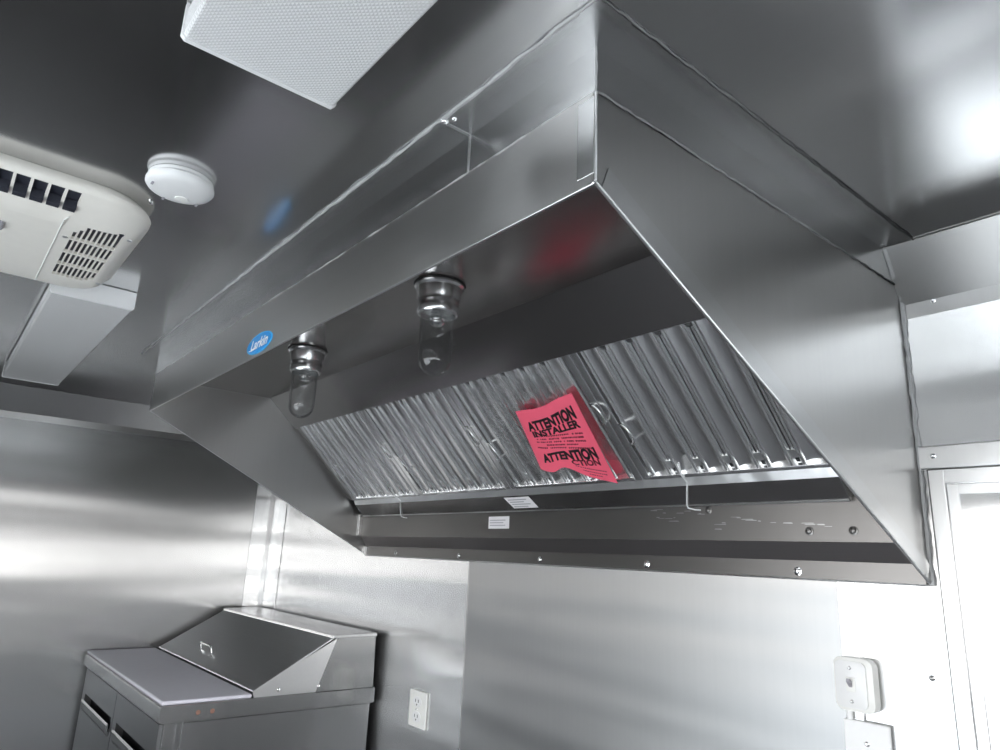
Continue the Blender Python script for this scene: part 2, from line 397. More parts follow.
for i in range(3): box(bm, -1.268, -1.19-.01*(i % 2), -.0466, -.0462, 1.549+i*.008, 1.5515+i*.008)
obj('fine_print', bm, M['grey_ink'], l2)
# scratches in the plate, right of the trough
for i in range(26):
    x = random.uniform(-.62, -.17); ztr = 1.585 - (x+.62)*.10 + random.gauss(0, .003); L_ = random.uniform(.006, .035)
    if random.random() < .2: ztr -= random.uniform(.01, .04)
    w_ = random.uniform(.0006, .0018); bm = bmesh.new()
    bm.faces.new([bm.verts.new(q) for q in ((x, -.0455, ztr), (x+L_, -.0455, ztr-w_*.5), (x+L_*.9, -.0455, ztr+w_), (x+.1*L_, -.0455, ztr+w_))])
    obj('scratch', bm, M['hem'], hood)
# oval maker badge on the front face
bx, bz = -1.098, 1.929
bm = bmesh.new()
ring = [bm.verts.new((bx + .081*math.cos(t), -D-.0032, bz + .0255*math.sin(t))) for t in [2*math.pi*k/48 for k in range(48)]]
ring2 = [bm.verts.new((v.co.x, -D-.0002, v.co.z)) for v in ring]
bm.faces.new(ring)
for k in range(48): bm.faces.new((ring[k], ring[(k+1) % 48], ring2[(k+1) % 48], ring2[k]))
badge = obj('badge', bm, M['blue_edge'], hood); badge['label'] = 'blue oval badge with white script lettering'
bm = bmesh.new()
ring = [bm.verts.new((bx + .076*math.cos(t), -D-.0038, bz + .0225*math.sin(t))) for t in [2*math.pi*k/48 for k in range(48)]]
ring2 = [bm.verts.new((v.co.x, -D-.003, v.co.z)) for v in ring]
bm.faces.new(ring)
for k in range(48): bm.faces.new((ring[k], ring[(k+1) % 48], ring2[(k+1) % 48], ring2[k]))
obj('badge_field', bm, M['blue'], badge)
bm = text_mesh('Larkin', .040, shear=.35, bold=.0009)
for v in bm.verts: v.co = Vector((bx + v.co.x*1.08, -D-.0043, bz + v.co.y*.88 - .001))
obj('badge_lettering', bm, M['white2'], badge, recalc=False)
# underline swash of the capital
bm = bmesh.new(); tube(bm, [(bx-.060, -D-.0042, bz-.0105), (bx-.045, -D-.0042, bz-.0125), (bx-.030, -D-.0042, bz-.0115)], .0012, 6); obj('badge_swash', bm, M['white2'], badge)

# enclosure between hood and ceiling, with an outward ceiling flange
enc = thing('hood_enclosure', 'steel closure band between hood top and ceiling with a flange screwed to the ceiling', 'hood trim', (-S/2, 0, ZT))
FW = .0575
JX = -.267
for x0, x1 in ((-S, JX-.0006), (JX+.0006, 0)):
    bm = bmesh.new(); sheet(bm, [(-D-.0, ZT+.0008), (-D, H-.0018), (-D-FW, H-.0018)], 'x', x0, x1, .0016)
    obj('front_band', bm, M['trim'], enc)
obj('lap_joint', B(JX-.004, JX+.001, -D-.0022, -D+.0002, ZT+.002, H-.003), M['edge'], enc)
obj('lap_joint', B(JX-.004, JX+.001, -D-FW, -D-.003, H-.0045, H-.002), M['edge'], enc)
for x0, sgn in ((0, 1), (-S, -1)):
    bm = bmesh.new(); sheet(bm, [(x0, ZT+.0008), (x0, H-.0018)] + ([(x0+sgn*FW, H-.0018)] if sgn > 0 else []), 'y', -D, -.001-CV_Y*.0, .0016)
    obj('end_band', bm, M['trim'], enc)
obj('corner_flange', B(-.002, FW, -D-FW, -D+.002, H-.0040, H-.0004), M['trim'], enc)
# seam bead along hood top, ceiling flange edge bead
def beadobj(name, p0, p1, r, n, jit, par, mat='caulk'):
    pts, rs = bead(p0, p1, r, n, jit); obj(name, tube(bmesh.new(), pts, r, 6, rs=rs), M[mat], par, True)
beadobj('caulk_bead', (-S, -D-FW, H-.002), (.058, -D-FW, H-.002), .0028, 90, .004, enc)
beadobj('caulk_bead', (FW, -D-FW, H-.002), (FW, -CV_Y, H-.002), .0020, 60, .002, enc, 'dark_steel')
beadobj('caulk_bead', (-S, -D-.001, ZT+.001), (-.0, -D-.001, ZT+.001), .0016, 90, .0035, enc)
beadobj('caulk_bead', (.001, -D, ZT+.001), (.001, -.01, ZT+.001), .0018, 70, .003, enc, 'dark_steel')
beadobj('caulk_bead', (.001, -D-.001, ZT), (.001, -D-.001, H-.002), .0016, 10, .002, enc)
beadobj('caulk_bead', (.003, -.004, ZB), (.003, -.004, H-CV_Z+.02), .0045, 50, .004, enc)
pts = [(.004, -.006, 2.0), (.006, -.02, 2.03), (.003, -.045, 2.065), (.002, -.062, 2.094)]
obj('caulk_bead', tube(bmesh.new(), pts, .004, 6), M['caulk'], enc, True)
for p in ((JX+.001, -D-FW+.004, H-.004),):
    obj('screw', lathe(bmesh.new(), [(.0065, .002), (.0065, -.0005), (.005, -.003), (.002, -.004)], p, 12, 'z', True, True), M['chrome'], enc, True)
obj('screw', lathe(bmesh.new(), [(.0045, .002), (.0045, -.0005), (.003, -.003), (.001, -.004)], (JX+.016, -D-FW+.012, H-.003), 12, 'z', True, True), M['chrome'], enc, True)

# ------------------------------------------------------------------ baffle filters (45 degrees)
# local frame: u along x, s down the slope (from top), n outward (towards the room, down and forward)
FT = Vector((0, -.386, 1.912)) + Vector((0, 1, 1)).normalized()*.004; SD = Vector((0, 1, -1)).normalized(); ND = Vector((0, -1, -1)).normalized()
FLEN = .372
def fpt(u, s, n): return FT + SD*s + ND*n + Vector((u, 0, 0))
def fbox(bm, u0, u1, s0, s1, n0, n1):
    v = [bm.verts.new(fpt(*p)) for p in ((u0,s0,n0),(u1,s0,n0),(u1,s1,n0),(u0,s1,n0),(u0,s0,n1),(u1,s0,n1),(u1,s1,n1),(u0,s1,n1))]
    for f in ((0,3,2,1),(4,5,6,7),(0,1,5,4),(1,2,6,5),(2,3,7,6),(3,0,4,7)): bm.faces.new([v[i] for i in f])
def fprism(bm, prof, s0, s1):
    """profile in (u,n), extruded along the slope"""
    A = [bm.verts.new(fpt(u, s0, n)) for u, n in prof]; Bv = [bm.verts.new(fpt(u, s1, n)) for u, n in prof]; k = len(prof)
    bm.faces.new(A); bm.faces.new(Bv[::-1])
    for i in range(k): bm.faces.new((A[i], A[(i+1) % k], Bv[(i+1) % k], Bv[i]))
FWID = .498
def make_filter(x0, label):
    t = thing('baffle_filter', label, 'filter', tuple(fpt(x0+FWID/2, FLEN, -.03)), 'baffle filters in the hood')
    fr = bmesh.new()
    fbox(fr, x0, x0+.022, -.014, FLEN, -.034, .001); fbox(fr, x0+FWID-.022, x0+FWID, -.014, FLEN, -.034, .001)
    fbox(fr, x0+.022, x0+FWID-.022, -.014, .0, -.034, .001); fbox(fr, x0+.022, x0+FWID-.022, FLEN-.010, FLEN, -.034, .003)
    bev(fr, .0018, 2)
    obj('frame', fr, M['filter'], t)
    n = 6; a = x0+.022; b = x0+FWID-.022; pitch = (b-a)/n
    # rear channels
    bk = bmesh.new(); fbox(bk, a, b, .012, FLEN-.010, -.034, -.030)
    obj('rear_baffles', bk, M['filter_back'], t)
    # front channels: wide shallow hats with rolled edges
    ft = bmesh.new()
    for i in range(n):
        c = a + pitch*(i+.5); hw = pitch*.385
        prof = [(c-hw, -.022), (c-hw, -.004)]
        prof += [(c-hw+.0045-.0045*math.cos(th), -.003+.0045*math.sin(th)) for th in [math.pi*q/6 for q in range(1, 6)]]
        prof += [(c-hw+.010, -.005), (c-hw*.35, -.0075), (c+hw*.35, -.0075), (c+hw-.010, -.005)]
        prof += [(c+hw-.0045-.0045*math.cos(th), -.003+.0045*math.sin(th)) for th in [math.pi*q/6 for q in range(1, 6)]]
        prof += [(c+hw, -.004), (c+hw, -.022), (c+hw-.0015, -.022), (c+hw-.0015, -.015), (c-hw+.0015, -.015), (c-hw+.0015, -.022)]
        fprism(ft, prof, -.001, FLEN-.010)
    obj('baffles', ft, M['filter'], t, True)
    # inner ribs (rear channel lips seen inside each slot)
    rb = bmesh.new()
    for i in range(n+1):
        c = a + pitch*i
        if i in (0, n): continue
        fprism(rb, [(c-.007, -.030), (c-.007, -.014), (c-.004, -.011), (c-.001, -.014), (c-.001, -.030)], .014, FLEN-.014)
        fprism(rb, [(c+.004, -.030), (c+.004, -.018), (c+.006, -.016), (c+.008, -.018), (c+.008, -.030)], .014, FLEN-.014)
    obj('ribs', rb, M['filter'], t)
    # drain notches at the foot of the slots
    for i in range(1, n):
        c = a + pitch*i
        dn = bmesh.new(); fbox(dn, c-.012, c+.012, FLEN-.042, FLEN-.010, -.012, -.009); ft_ = obj('slot_foot', dn, M['edge'], t)
        dd = bmesh.new(); fbox(dd, c-.004, c+.007, FLEN-.022, FLEN-.012, -.0092, -.0080); obj('drain_hole', dd, M['black'], ft_)
    # wire handles near each side edge
    for hx, hs in ((x0+.030, .205), (x0+FWID-.018, .140)):
        pts = []
        for k in range(13):
            th = math.pi*k/12
            pts.append(fpt(hx + .026*math.sin(th), hs + .028*(1-math.cos(th)), .004 + .012*math.sin(th)))
        hd = obj('handle', tube(bmesh.new(), pts, .0020, 8), M['edge'], t, True)
        for c0 in (hs-.006, hs+.052):
            cl = bmesh.new(); fbox(cl, hx-.006, hx+.006, c0, c0+.010, .0005, .005); obj('clip', cl, M['chrome'], hd)
    return t
fl = ['stainless baffle filter at the left end of the hood', 'stainless baffle filter second from left, left of the red notice',
      'stainless baffle filter behind the red notice', 'stainless baffle filter at the right end of the hood']
for i in range(4): make_filter(-2.078 + .5*i, fl[i])
# fill strips at both ends of the bank
for x0, x1 in ((-S+T, -2.080), (-.078, -T)):
    bm = bmesh.new(); fbox(bm, x0, x1, 0, FLEN, -.012, -.009); obj('filler_strip', bm, M['hood_in'], hood)

# ------------------------------------------------------------------ red notice on filter
TLc, TRc, BRc, BLc = (-.842, .108), (-.626, .092), (-.650, .368), (-.880, .298)
def tag_pt(u, v, off=0.0):
    """u 0..1 left-right, v 0..1 top-bottom"""
    x = (TLc[0]*(1-u)+TRc[0]*u)*(1-v) + (BLc[0]*(1-u)+BRc[0]*u)*v
    s = (TLc[1]*(1-u)+TRc[1]*u)*(1-v) + (BLc[1]*(1-u)+BRc[1]*u)*v
    s += .010*math.exp(-((u-.45)/.26)**2)*(1-v)**3          # dip in the top edge
    s -= .030*math.exp(-((u-.42)/.16)**2)*v**5              # notch in the bottom edge
    n = .0085 + .010*math.sin(u*5.2+.6)*(1-v)*.8 + .010*math.sin(u*7-1.0)*v**2 + .016*math.exp(-((u-.0)/.3)**2)*v**2
    n = max(n, 0) + .0125*math.exp(-max(n, 0)/.0125) * (1 if n > 0 else 1)
    return fpt(x, s, n + off)
nt_ = thing('warning_notice', 'red paper notice headed ATTENTION INSTALLER taped over the filters', 'notice', tuple(tag_pt(.5, 1)))
bm = bmesh.new(); NU, NV = 28, 32
g = [[bm.verts.new(tag_pt(i/NU, j/NV)) for i in range(NU+1)] for j in range(NV+1)]
g2 = [[bm.verts.new(tag_pt(i/NU, j/NV, -.0005)) for i in range(NU+1)] for j in range(NV+1)]
for j in range(NV):
    for i in range(NU):
        bm.faces.new((g[j][i], g[j][i+1], g[j+1][i+1], g[j+1][i])); bm.faces.new((g2[j][i], g2[j+1][i], g2[j+1][i+1], g2[j][i+1]))
obj('sheet', bm, M['red'], nt_, True)
def on_tag(bm, cu, cv, w=None, off=.0008, wx=1.0, hy=1.0, rot=0.0):
    xs = [v.co.x for v in bm.verts]
    if w: k = w/(max(xs)-min(xs)); 
    else: k = 1
    bmesh.ops.triangulate(bm, faces=bm.faces[:])
    for _ in range(1): bmesh.ops.subdivide_edges(bm, edges=[e for e in bm.edges if e.calc_length() > .12*(max(xs)-min(xs)+.001)/3], cuts=2, use_grid_fill=True)
    mid = (max(xs)+min(xs))/2
    for v in bm.verts:
        x = (v.co.x-mid)*k*wx; y = v.co.y*hy
        u = cu + x; vv = cv - y + rot*x
        v.co = tag_pt(min(max(u, .01), .99), min(max(vv, .01), .99), off)
    return bm
obj('heading', on_tag(text_mesh('ATTENTION', .12, bold=.0065), .50, .235, .80, hy=1.55, rot=-.11), M['ink'], nt_, recalc=False)
obj('heading', on_tag(text_mesh('INSTALLER', .085, bold=.0038), .51, .357, .76, hy=1.45, rot=-.11), M['ink'], nt_, recalc=False)
# small print the photo leaves illegible: rows of broken strokes
sp = bmesh.new()
for r, (cv, hw) in enumerate(((.425, .36), (.470, .34), (.515, .36), (.560, .22), (.605, .38))):
    u = .5-hw
    while u < .5+hw:
        w = random.uniform(.010, .022)
        if random.random() > .14:
            h = .021
            P = [tag_pt(u, cv-h/2, .0008), tag_pt(u+w, cv-h/2, .0008), tag_pt(u+w, cv+h/2*random.uniform(.2, 1), .0008), tag_pt(u, cv+h/2, .0008)]
            sp.faces.new([sp.verts.new(p) for p in P])
        u += w + random.uniform(.005, .012)
obj('small_print', sp, M['ink2'], nt_, recalc=False)
obj('heading', on_tag(text_mesh('ATTENTION', .12, bold=.0065),   .52, .725, .80, hy=1.5, rot=-.16), M['ink'], nt_, recalc=False)
obj('heading', on_tag(text_mesh('CTION', .085, bold=.003), .71, .800, .38, hy=1.2, rot=-.16), M['ink2'], nt_, recalc=False)
sp = bmesh.new()
for cv, u0, u1 in ((.875, .55, .92), (.915, .62, .90), (.95, .68, .84)):
    u = u0
    while u < u1:
        w = random.uniform(.010, .02)
        sp.faces.new([sp.verts.new(tag_pt(a_, b_, .0008)) for a_, b_ in ((u, cv-.006), (u+w, cv-.006), (u+w, cv+.006), (u, cv+.006))]); u += w + random.uniform(.008, .015)
obj('small_print', sp, M['ink2'], nt_, recalc=False)

# crumpled clear film left on the filter behind the notice
bm = bmesh.new(); NU, NV = 34, 30; g = []
for j in range(NV+1):
    row = []
    for i in range(NU+1):
        u, v = i/NU, j/NV
        x = -.985 + .345*u + .05*(v-.5) + .012*math.sin(v*9); s = .012 + .30*v + .012*math.sin(u*11)*(1-v) + .02*math.sin(u*6)*v
        n = .0052 + .0022*math.sin(u*23+3*v)*math.sin(v*7+4*u) + .0012*random.uniform(-1, 1)
        row.append(bm.verts.new(fpt(x, s, max(n, .0028))))
    g.append(row)
for j in range(NV):
    for i in range(NU): bm.faces.new((g[j][i], g[j][i+1], g[j+1][i+1], g[j+1][i]))
fo = obj('plastic_film', bm, M['film'], smooth=True); tag(fo, 'crumpled clear protective film clinging to the filters behind the red notice', 'film')

# wire loops hanging at the trough
def wire(x, dx, label):
    pts = [fpt(x+.012, FLEN-.045, .004), fpt(x+.004, FLEN-.012, .008), Vector((x, -.106, 1.640)), Vector((x+dx*.3, -.092, 1.628)), Vector((x+dx*.9, -.060, 1.592)), Vector((x+dx+.004, -.055, 1.586)), Vector((x+dx+.02, -.050, 1.582)), Vector((x+dx+.034, -.048, 1.581))]
    o = obj('wire_tie', tube(bmesh.new(), pts, .0019, 8), M['white2'], smooth=True); tag(o, label, 'wire', 'wire ties over the trough')
wire(-.460, -.04, 'thin silver wire hooked over the trough right of the red notice')
wire(-1.735, -.07, 'thin silver wire hooked over the left end of the trough')

# ------------------------------------------------------------------ vapour-proof lamps
def lamp(x, y, label):
    t = thing('jar_lamp', label, 'lamp', (x, y, ZI), 'glass jar lamps in the hood')
    c = (x, y, ZI)
    obj('gasket', lathe(bmesh.new(), [(.056, 0), (.057, -.001), (.055, -.002)], c, 48, 'z', True, True), M['gasket'], t, True)
    obj('housing', lathe(bmesh.new(), [(.054, -.003), (.055, -.008), (.050, -.012), (.048, -.030), (.0455, -.036), (.044, -.044), (.0455, -.047), (.0455, -.066), (.043, -.070), (.038, -.071), (.038, -.03), (.030, -.02), (.003, -.02)], c, 48, 'z', True, True), M['lamp_metal'], t, True)
    z0, zb, r = -.060, -.205, .0365
    out = [(r, z0), (r, -.10), (r, -.150)]
    for k in range(1, 9): a = math.pi/2*k/8; out.append((max(.0006, r*math.cos(a)), -.168 - .037*math.sin(a)))
    inn = [(max(.0006, p[0]-.0028), p[1] + (.0028 if p[1] < -.168 else 0)) for p in out][::-1]
    obj('glass_jar', lathe(bmesh.new(), out, c, 48, 'z'), M['glass'], t, True)
    obj('socket', lathe(bmesh.new(), [(.014, -.02), (.014, -.070), (.017, -.074), (.017, -.080), (.013, -.082), (.013, -.086), (.016, -.089), (.010, -.094), (.001, -.094)], c, 24, 'z', True, True), M['chrome'], t, True)
lamp(-.662, -.702, 'right of two clear glass jar lamps hanging inside the hood')
lamp(-1.366, -.687, 'left of two clear glass jar lamps hanging inside the hood')

# ------------------------------------------------------------------ ceiling light fixtures
def fixture(x0, x1, y0, y1, label, cap_x):
    t = thing('ceiling_light', label, 'ceiling light', ((x0+x1)/2, (y0+y1)/2, H), 'wraparound ceiling lights')
    obj('base_pan', B(x0+.006, x1-.006, y0+.02, y1-.02, H-.014, H-.0005, bw=.002), M['white2'], t)
    prof = [(y0, H-.012), (y0, H-.046), (y0+.004, H-.050), (y1-.004, H-.050), (y1, H-.046), (y1, H-.012)]
    obj('diffuser', prism(bmesh.new(), prof, 'x', x0+.007, x1-.007), M['diffuser'], t)
    for a, b in ((x0, x0+.007), (x1-.007, x1)):
        pr2 = [(y0-.002, H-.002), (y0-.002, H-.047), (y0+.003, H-.052), (y1-.003, H-.052), (y1+.002, H-.047), (y1+.002, H-.002)]
        obj('end_cap', prism(bmesh.new(), pr2, 'x', a, b), M['white2'], t)
fixture(-.295, .93, -1.345, -1.143, 'white ceiling light with pebbled diffuser nearest the camera', 0)
fixture(-2.75, -1.468, -1.333, -1.143, 'long white ceiling light beyond the air conditioner', 0)

# ------------------------------------------------------------------ smoke alarm
t = thing('smoke_alarm', 'round white smoke alarm on the steel ceiling', 'smoke alarm', (-.742, -1.226, H))
c = (-.752, -1.226, H)
obj('base_ring', lathe(bmesh.new(), [(.055, -.0005), (.056, -.003), (.056, -.007), (.054, -.008)], c, 48, 'z', True, True), M['white2'], t, True)
obj('cover', lathe(bmesh.new(), [(.054, -.008), (.0585, -.011), (.0585, -.016), (.055, -.021), (.043, -.0255), (.020, -.0275), (.0005, -.0278)], c, 48, 'z', True, True), M['white2'], t, True)
obj('test_button', lathe(bmesh.new(), [(.012, -.027), (.012, -.0295), (.010, -.030), (.0005, -.030)], (c[0]-.02, c[1]+.01, c[2]), 24, 'z', True, True), M['outlet'], t, True)
for k in range(3):
    a = 2.2 + k*1.3
    obj('slot', B(c[0]+.047*math.cos(a)-.004, c[0]+.047*math.cos(a)+.004, c[1]+.047*math.sin(a)-.002, c[1]+.047*math.sin(a)+.002, H-.0278, H-.025), M['grey_ink'], t)
o = obj('ceiling_screw', lathe(bmesh.new(), [(.006, 0), (.005, -.004), (.001, -.005)], (-.885, -1.247, H), 12, 'z', True, True), M['chrome'], smooth=True)
tag(o, 'small shiny screw in the ceiling beside the smoke alarm', 'screw')

# ------------------------------------------------------------------ air conditioner
AX0, AX1, AY0, AY1 = -1.43, -.868, -1.95, -1.226
ac = thing('air_conditioner', 'off-white ceiling air conditioner housing with louvred vents', 'air conditioner', ((AX0+AX1)/2, (AY0+AY1)/2, H))
def rrect(x0, x1, y0, y1, r, z, n=8):
    out = []
    for cx, cy, a0 in ((x1-r, y1-r, 0), (x0+r, y1-r, 90), (x0+r, y0+r, 180), (x1-r, y0+r, 270)):
        for k in range(n+1):
            a = math.radians(a0 + 90*k/n); out.append((cx+r*math.cos(a), cy+r*math.sin(a), z))
    return out
def loft(rings):
    bm = bmesh.new(); R_ = [[bm.verts.new(p) for p in r] for r in rings]; n = len(R_[0])
    for i in range(len(R_)-1):
        for k in range(n): bm.faces.new((R_[i][k], R_[i][(k+1) % n], R_[i+1][(k+1) % n], R_[i+1][k]))
    bm.faces.new(R_[0]); bm.faces.new(R_[-1]); return bm
def ins(e, z, r, ex=0): return rrect(AX0+e, AX1-e-ex, AY0+e, AY1-e, r, z)
body = obj('housing', loft([ins(.012, H-.0005, .10), ins(.004, H-.010, .10), ins(0, H-.018, .10), ins(.001, H-.024, .10), ins(.006, H-.029, .095), ins(.012, H-.036, .09, .028), ins(.020, H-.046, .08, .060), ins(.028, H-.052, .075, .075), ins(.040, H-.055, .07, .085)]), M['white'], ac, True)
off = world_loc(ac)
# cut the side louvres and bottom grille
cut = bmesh.new(); ys = []
y = -1.362
while y > -1.90:
    ys.append(y); y -= .0265
for y in ys: box(cut, AX1-.072, AX1-.010, y-.0215, y, H-.062, H-.0275)
gx0, gx1, gy0, gy1 = -1.315, -.975, -1.352, -1.268
gcols, grows = 9, 4
gcut = []
for i in range(gcols):
    for j in range(grows):
        x0 = gx0 + (gx1-gx0)*(j+.04)/grows; x1 = gx0 + (gx1-gx0)*(j+.96)/grows
        ya = gy0 + (gy1-gy0)*(i+.14)/gcols; yb = gy0 + (gy1-gy0)*(i+.86)/gcols
        if j == grows-1: x1 -= max(0, (2-i))*.018
        if j == 0: x0 += max(0, i-6)*.012
        box(cut, x0, x1, ya, yb, H-.062, H-.047)
co = obj('cutter', cut, M['navy']); co.data.transform(Matrix.Translation(Vector((0, 0, 0))))
body2 = body
# cutter is in world space; housing has parent offset: evaluate in world space
co.data.transform(Matrix.Identity(4))
bpy.context.view_layer.update()
boolean(body, co)
# dark liners just behind the openings
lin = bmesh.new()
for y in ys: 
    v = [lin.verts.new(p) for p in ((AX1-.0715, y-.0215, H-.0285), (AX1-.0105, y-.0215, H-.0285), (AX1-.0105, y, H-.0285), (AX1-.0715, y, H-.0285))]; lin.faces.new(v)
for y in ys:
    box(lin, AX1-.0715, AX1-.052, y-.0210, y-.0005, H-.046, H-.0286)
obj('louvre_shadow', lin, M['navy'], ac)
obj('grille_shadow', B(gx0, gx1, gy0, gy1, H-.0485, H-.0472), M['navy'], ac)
# raised control panel surround: seam groove and grille border
bm = bmesh.new()
sm = [(gx1+.052, gy1+.0, 0), (gx1+.030, gy0-.016, 0), (gx1+.012, gy0-.022, 0), (gx0-.072, gy0-.022, 0)]
tube(bm, [(p[0], p[1], H-.0555) for p in sm[1:]], .0012, 6); obj('panel_seam', bm, M['outlet'], ac, True)
for p in ((gx1-.004, gy1+.012), (gx0+.01, gy1+.012), ((gx0+gx1)/2+.09, gy0-.008)):
    obj('screw', lathe(bmesh.new(), [(.005, .001), (.005, -.001), (.003, -.002), (.001, -.002)], (p[0], p[1], H-.055), 12, 'z', True, True), M['edge'], ac, True)
obj('latch', B(-1.10, -1.06, -1.487, -1.462, H-.062, H-.054, bw=.003), M['grey_ink'], ac)

# ------------------------------------------------------------------ sandwich prep table
TX0, TX1, TY0, TY1, ZR = XL+.022, -1.948, -.782, -.022, .958
tb = thing('prep_table', 'stainless refrigerated sandwich prep table with sloped lid in the corner', 'prep table', ((TX0+TX1)/2, (TY0+TY1)/2, 0))
obj('cabinet', B(TX0+.02, TX1-.022, TY0+.046, TY1-.005, .14, .905, bw=.003), M['table'], tb)
obj('side_panel', B(TX1-.0225, TX1-.018, TY0+.080, TY1-.02, .16, .898, bw=.001), M['table'], tb)
obj('corner_post', B(TX1-.026, TX1-.012, TY0+.022, TY0+.060, .14, .903, bw=.002), M['table'], tb)
obj('worktop', bev(prism(bmesh.new(), [(TY0, .908), (TY0, .952), (TY0+.006, ZR-.002), (TY1, ZR-.002), (TY1, .903), (TY0+.01, .903)], 'x', TX0, TX1), .002), M['table'], tb)
# cutting board resting on the front of the worktop
cb = obj('cutting_board', B(TX0+.004, TX1-.004, TY0+.004, -.492, ZR-.0015, ZR+.011, bw=.005, seg=3), M['board'])
tag(cb, 'grey-white plastic cutting board along the front of the prep table', 'cutting board')
# hood over the pans: pitched lid and flat top
zt2 = 1.147
yl0, yl1, yb = -.478, -.205, -.034       # lid foot, ridge, back
obj('pan_housing', prism(bmesh.new(), [(-.262, ZR-.001), (-.196, zt2-.008), (yb, zt2-.006), (yb+.006, ZR-.001)], 'x', TX0+.062, TX1-.006), M['table'], tb)
obj('lid_side', prism(bmesh.new(), [(yl0-.012, ZR+.012), (yl0-.004, ZR+.026), (-.196, zt2-.012), (-.262, ZR-.001), (yl0-.008, ZR-.001)], 'x', TX1-.009, TX1-.004), M['edge'], tb)
obj('lid_side', prism(bmesh.new(), [(yl0-.004, ZR+.026), (-.196, zt2-.012), (-.262, ZR-.001), (yl0, ZR-.001)], 'x', TX0+.058, TX0+.062), M['edge'], tb)
obj('pan_rim', B(TX0+.062, TX1-.009, yl0-.006, -.25, ZR-.001, ZR+.012), M['table'], tb)
d = Vector((yl1-yl0, zt2-.006-(ZR+.020))); nn = Vector((-d.y, d.x)).normalized()*.006
lid = obj('lid', bev(prism(bmesh.new(), [(yl0-.010, ZR+.016), (yl1, zt2-.010), (yl1+nn.x, zt2-.010+nn.y), (yl0-.010+nn.x, ZR+.016+nn.y)], 'x', TX0+.056, TX1-.002), .0015), M['table_lid'], tb)
obj('lid_hem', tube(bmesh.new(), [(TX0+.056, yl0-.012, ZR+.019), (TX1-.002, yl0-.012, ZR+.019)], .0035, 8), M['edge'], lid, True)
obj('top_cover', bev(prism(bmesh.new(), [(yl1-.012, zt2-.012), (yl1-.010, zt2+.001), (yb, zt2+.004), (yb+.004, zt2-.008)], 'x', TX0+.054, TX1), .0015), M['trim'], tb)
# wire handle on the lid
mid = -2.66; p = lambda u, q, h: (mid+u, yl0+q*(yl1-yl0), ZR+.026+q*(zt2-ZR-.026) + h)
hp = [p(-.07, .17, .001), p(-.07, .16, .022), p(-.064, .15, .034), p(.064, .15, .034), p(.07, .16, .022), p(.07, .17, .001)]
obj('lid_handle', tube(bmesh.new(), hp, .0045, 10), M['chrome'], lid, True)
for x, y, z in ((TX1-.003, yl0+.075, ZR+.018), (TX1-.003, -.255, ZR+.018)):
    obj('screw', lathe(bmesh.new(), [(.006, 0), (.006, .002), (.002, .004)], (x, y, z), 12, 'x', True, True), M['chrome'], tb, True)
for y in (-.665, -.620):
    obj('rim_hole', lathe(bmesh.new(), [(.0075, -.001), (.0075, .0008), (.0055, .0014), (.004, .0004), (.0008, .0004)], (TX1, y, .929), 20, 'x', True, True), M['hole'], tb, True)
# doors
for k, (x0, x1) in enumerate(((TX0+.024, -2.570), (-2.564, TX1-.026))):
    yf = TY0+.012; bm = bmesh.new()
    box(bm, x0, x1, yf, TY0+.044, .803, .897); box(bm, x0, x1, yf, TY0+.044, .17, .735)
    box(bm, x0, x0+.055, yf, TY0+.044, .735, .803); box(bm, x1-.03, x1, yf, TY0+.044, .735, .803)
    bmesh.ops.remove_doubles(bm, verts=bm.verts[:], dist=1e-5)
    dd = obj('door', bm, M['table_front'], tb)
    obj('handle_recess', B(x0+.055, x1-.03, TY0+.040, TY0+.0445, .735, .803), M['black'], dd)
    obj('handle', prism(bmesh.new(), [(yf+.002, .735), (yf-.010, .752), (yf-.012, .775), (yf-.008, .782), (yf-.005, .779), (yf-.005, .755), (yf+.010, .737)], 'x', x0+.057, x1-.032), M['table_front'], dd)
for x in (TX0+.07, TX1-.07):
    for y in (TY0+.08, TY1-.06):
        cst = obj('caster', lathe(bmesh.new(), [(.004, -.014), (.048, -.014), (.055, -.008), (.055, .008), (.048, .014), (.004, .014)], (x, y, .055), 28, 'x', True, True), M['gasket'], tb, True)
        obj('caster_fork', bev(prism(bmesh.new(), [(y-.02, .05), (y+.02, .05), (y+.035, .140), (y-.035, .140)], 'x', x-.022, x+.022), .002), M['dark_steel'], cst)

# ------------------------------------------------------------------ outlets and switch
t = thing('wall_outlet', 'white duplex outlet on the steel wall right of the prep table', 'outlet', (-1.675, 0, .92))
X0, X1, Z0, Z1 = -1.727, -1.622, .868, .986
obj('cover_plate', B(X0, X1, -.008, -.0008, Z0, Z1, bw=.003), M['outlet'], t)
for z in (.903, .951):
    r = obj('receptacle', bev(prism(bmesh.new(), [(-1.675+.026*math.cos(a)*1.0, z+.0175*math.sin(a)) for a in [2*math.pi*k/24 for k in range(24)]], 'y', -.0105, -.0075), .0006), M['white2'], t)
    for sx in (-.009, .009): obj('slot', B(-1.675+sx-.0014, -1.675+sx+.0014, -.0109, -.0103, z-.002, z+.008), M['black'], r)
    obj('slot', lathe(bmesh.new(), [(.0028, 0), (.0028, -.0005)], (-1.675, -.0104, z-.009), 12, 'y', True, True), M['black'], r)
obj('screw', bolt_bm(-1.675, -.008, .927, .0022), M['chrome'], t, True)

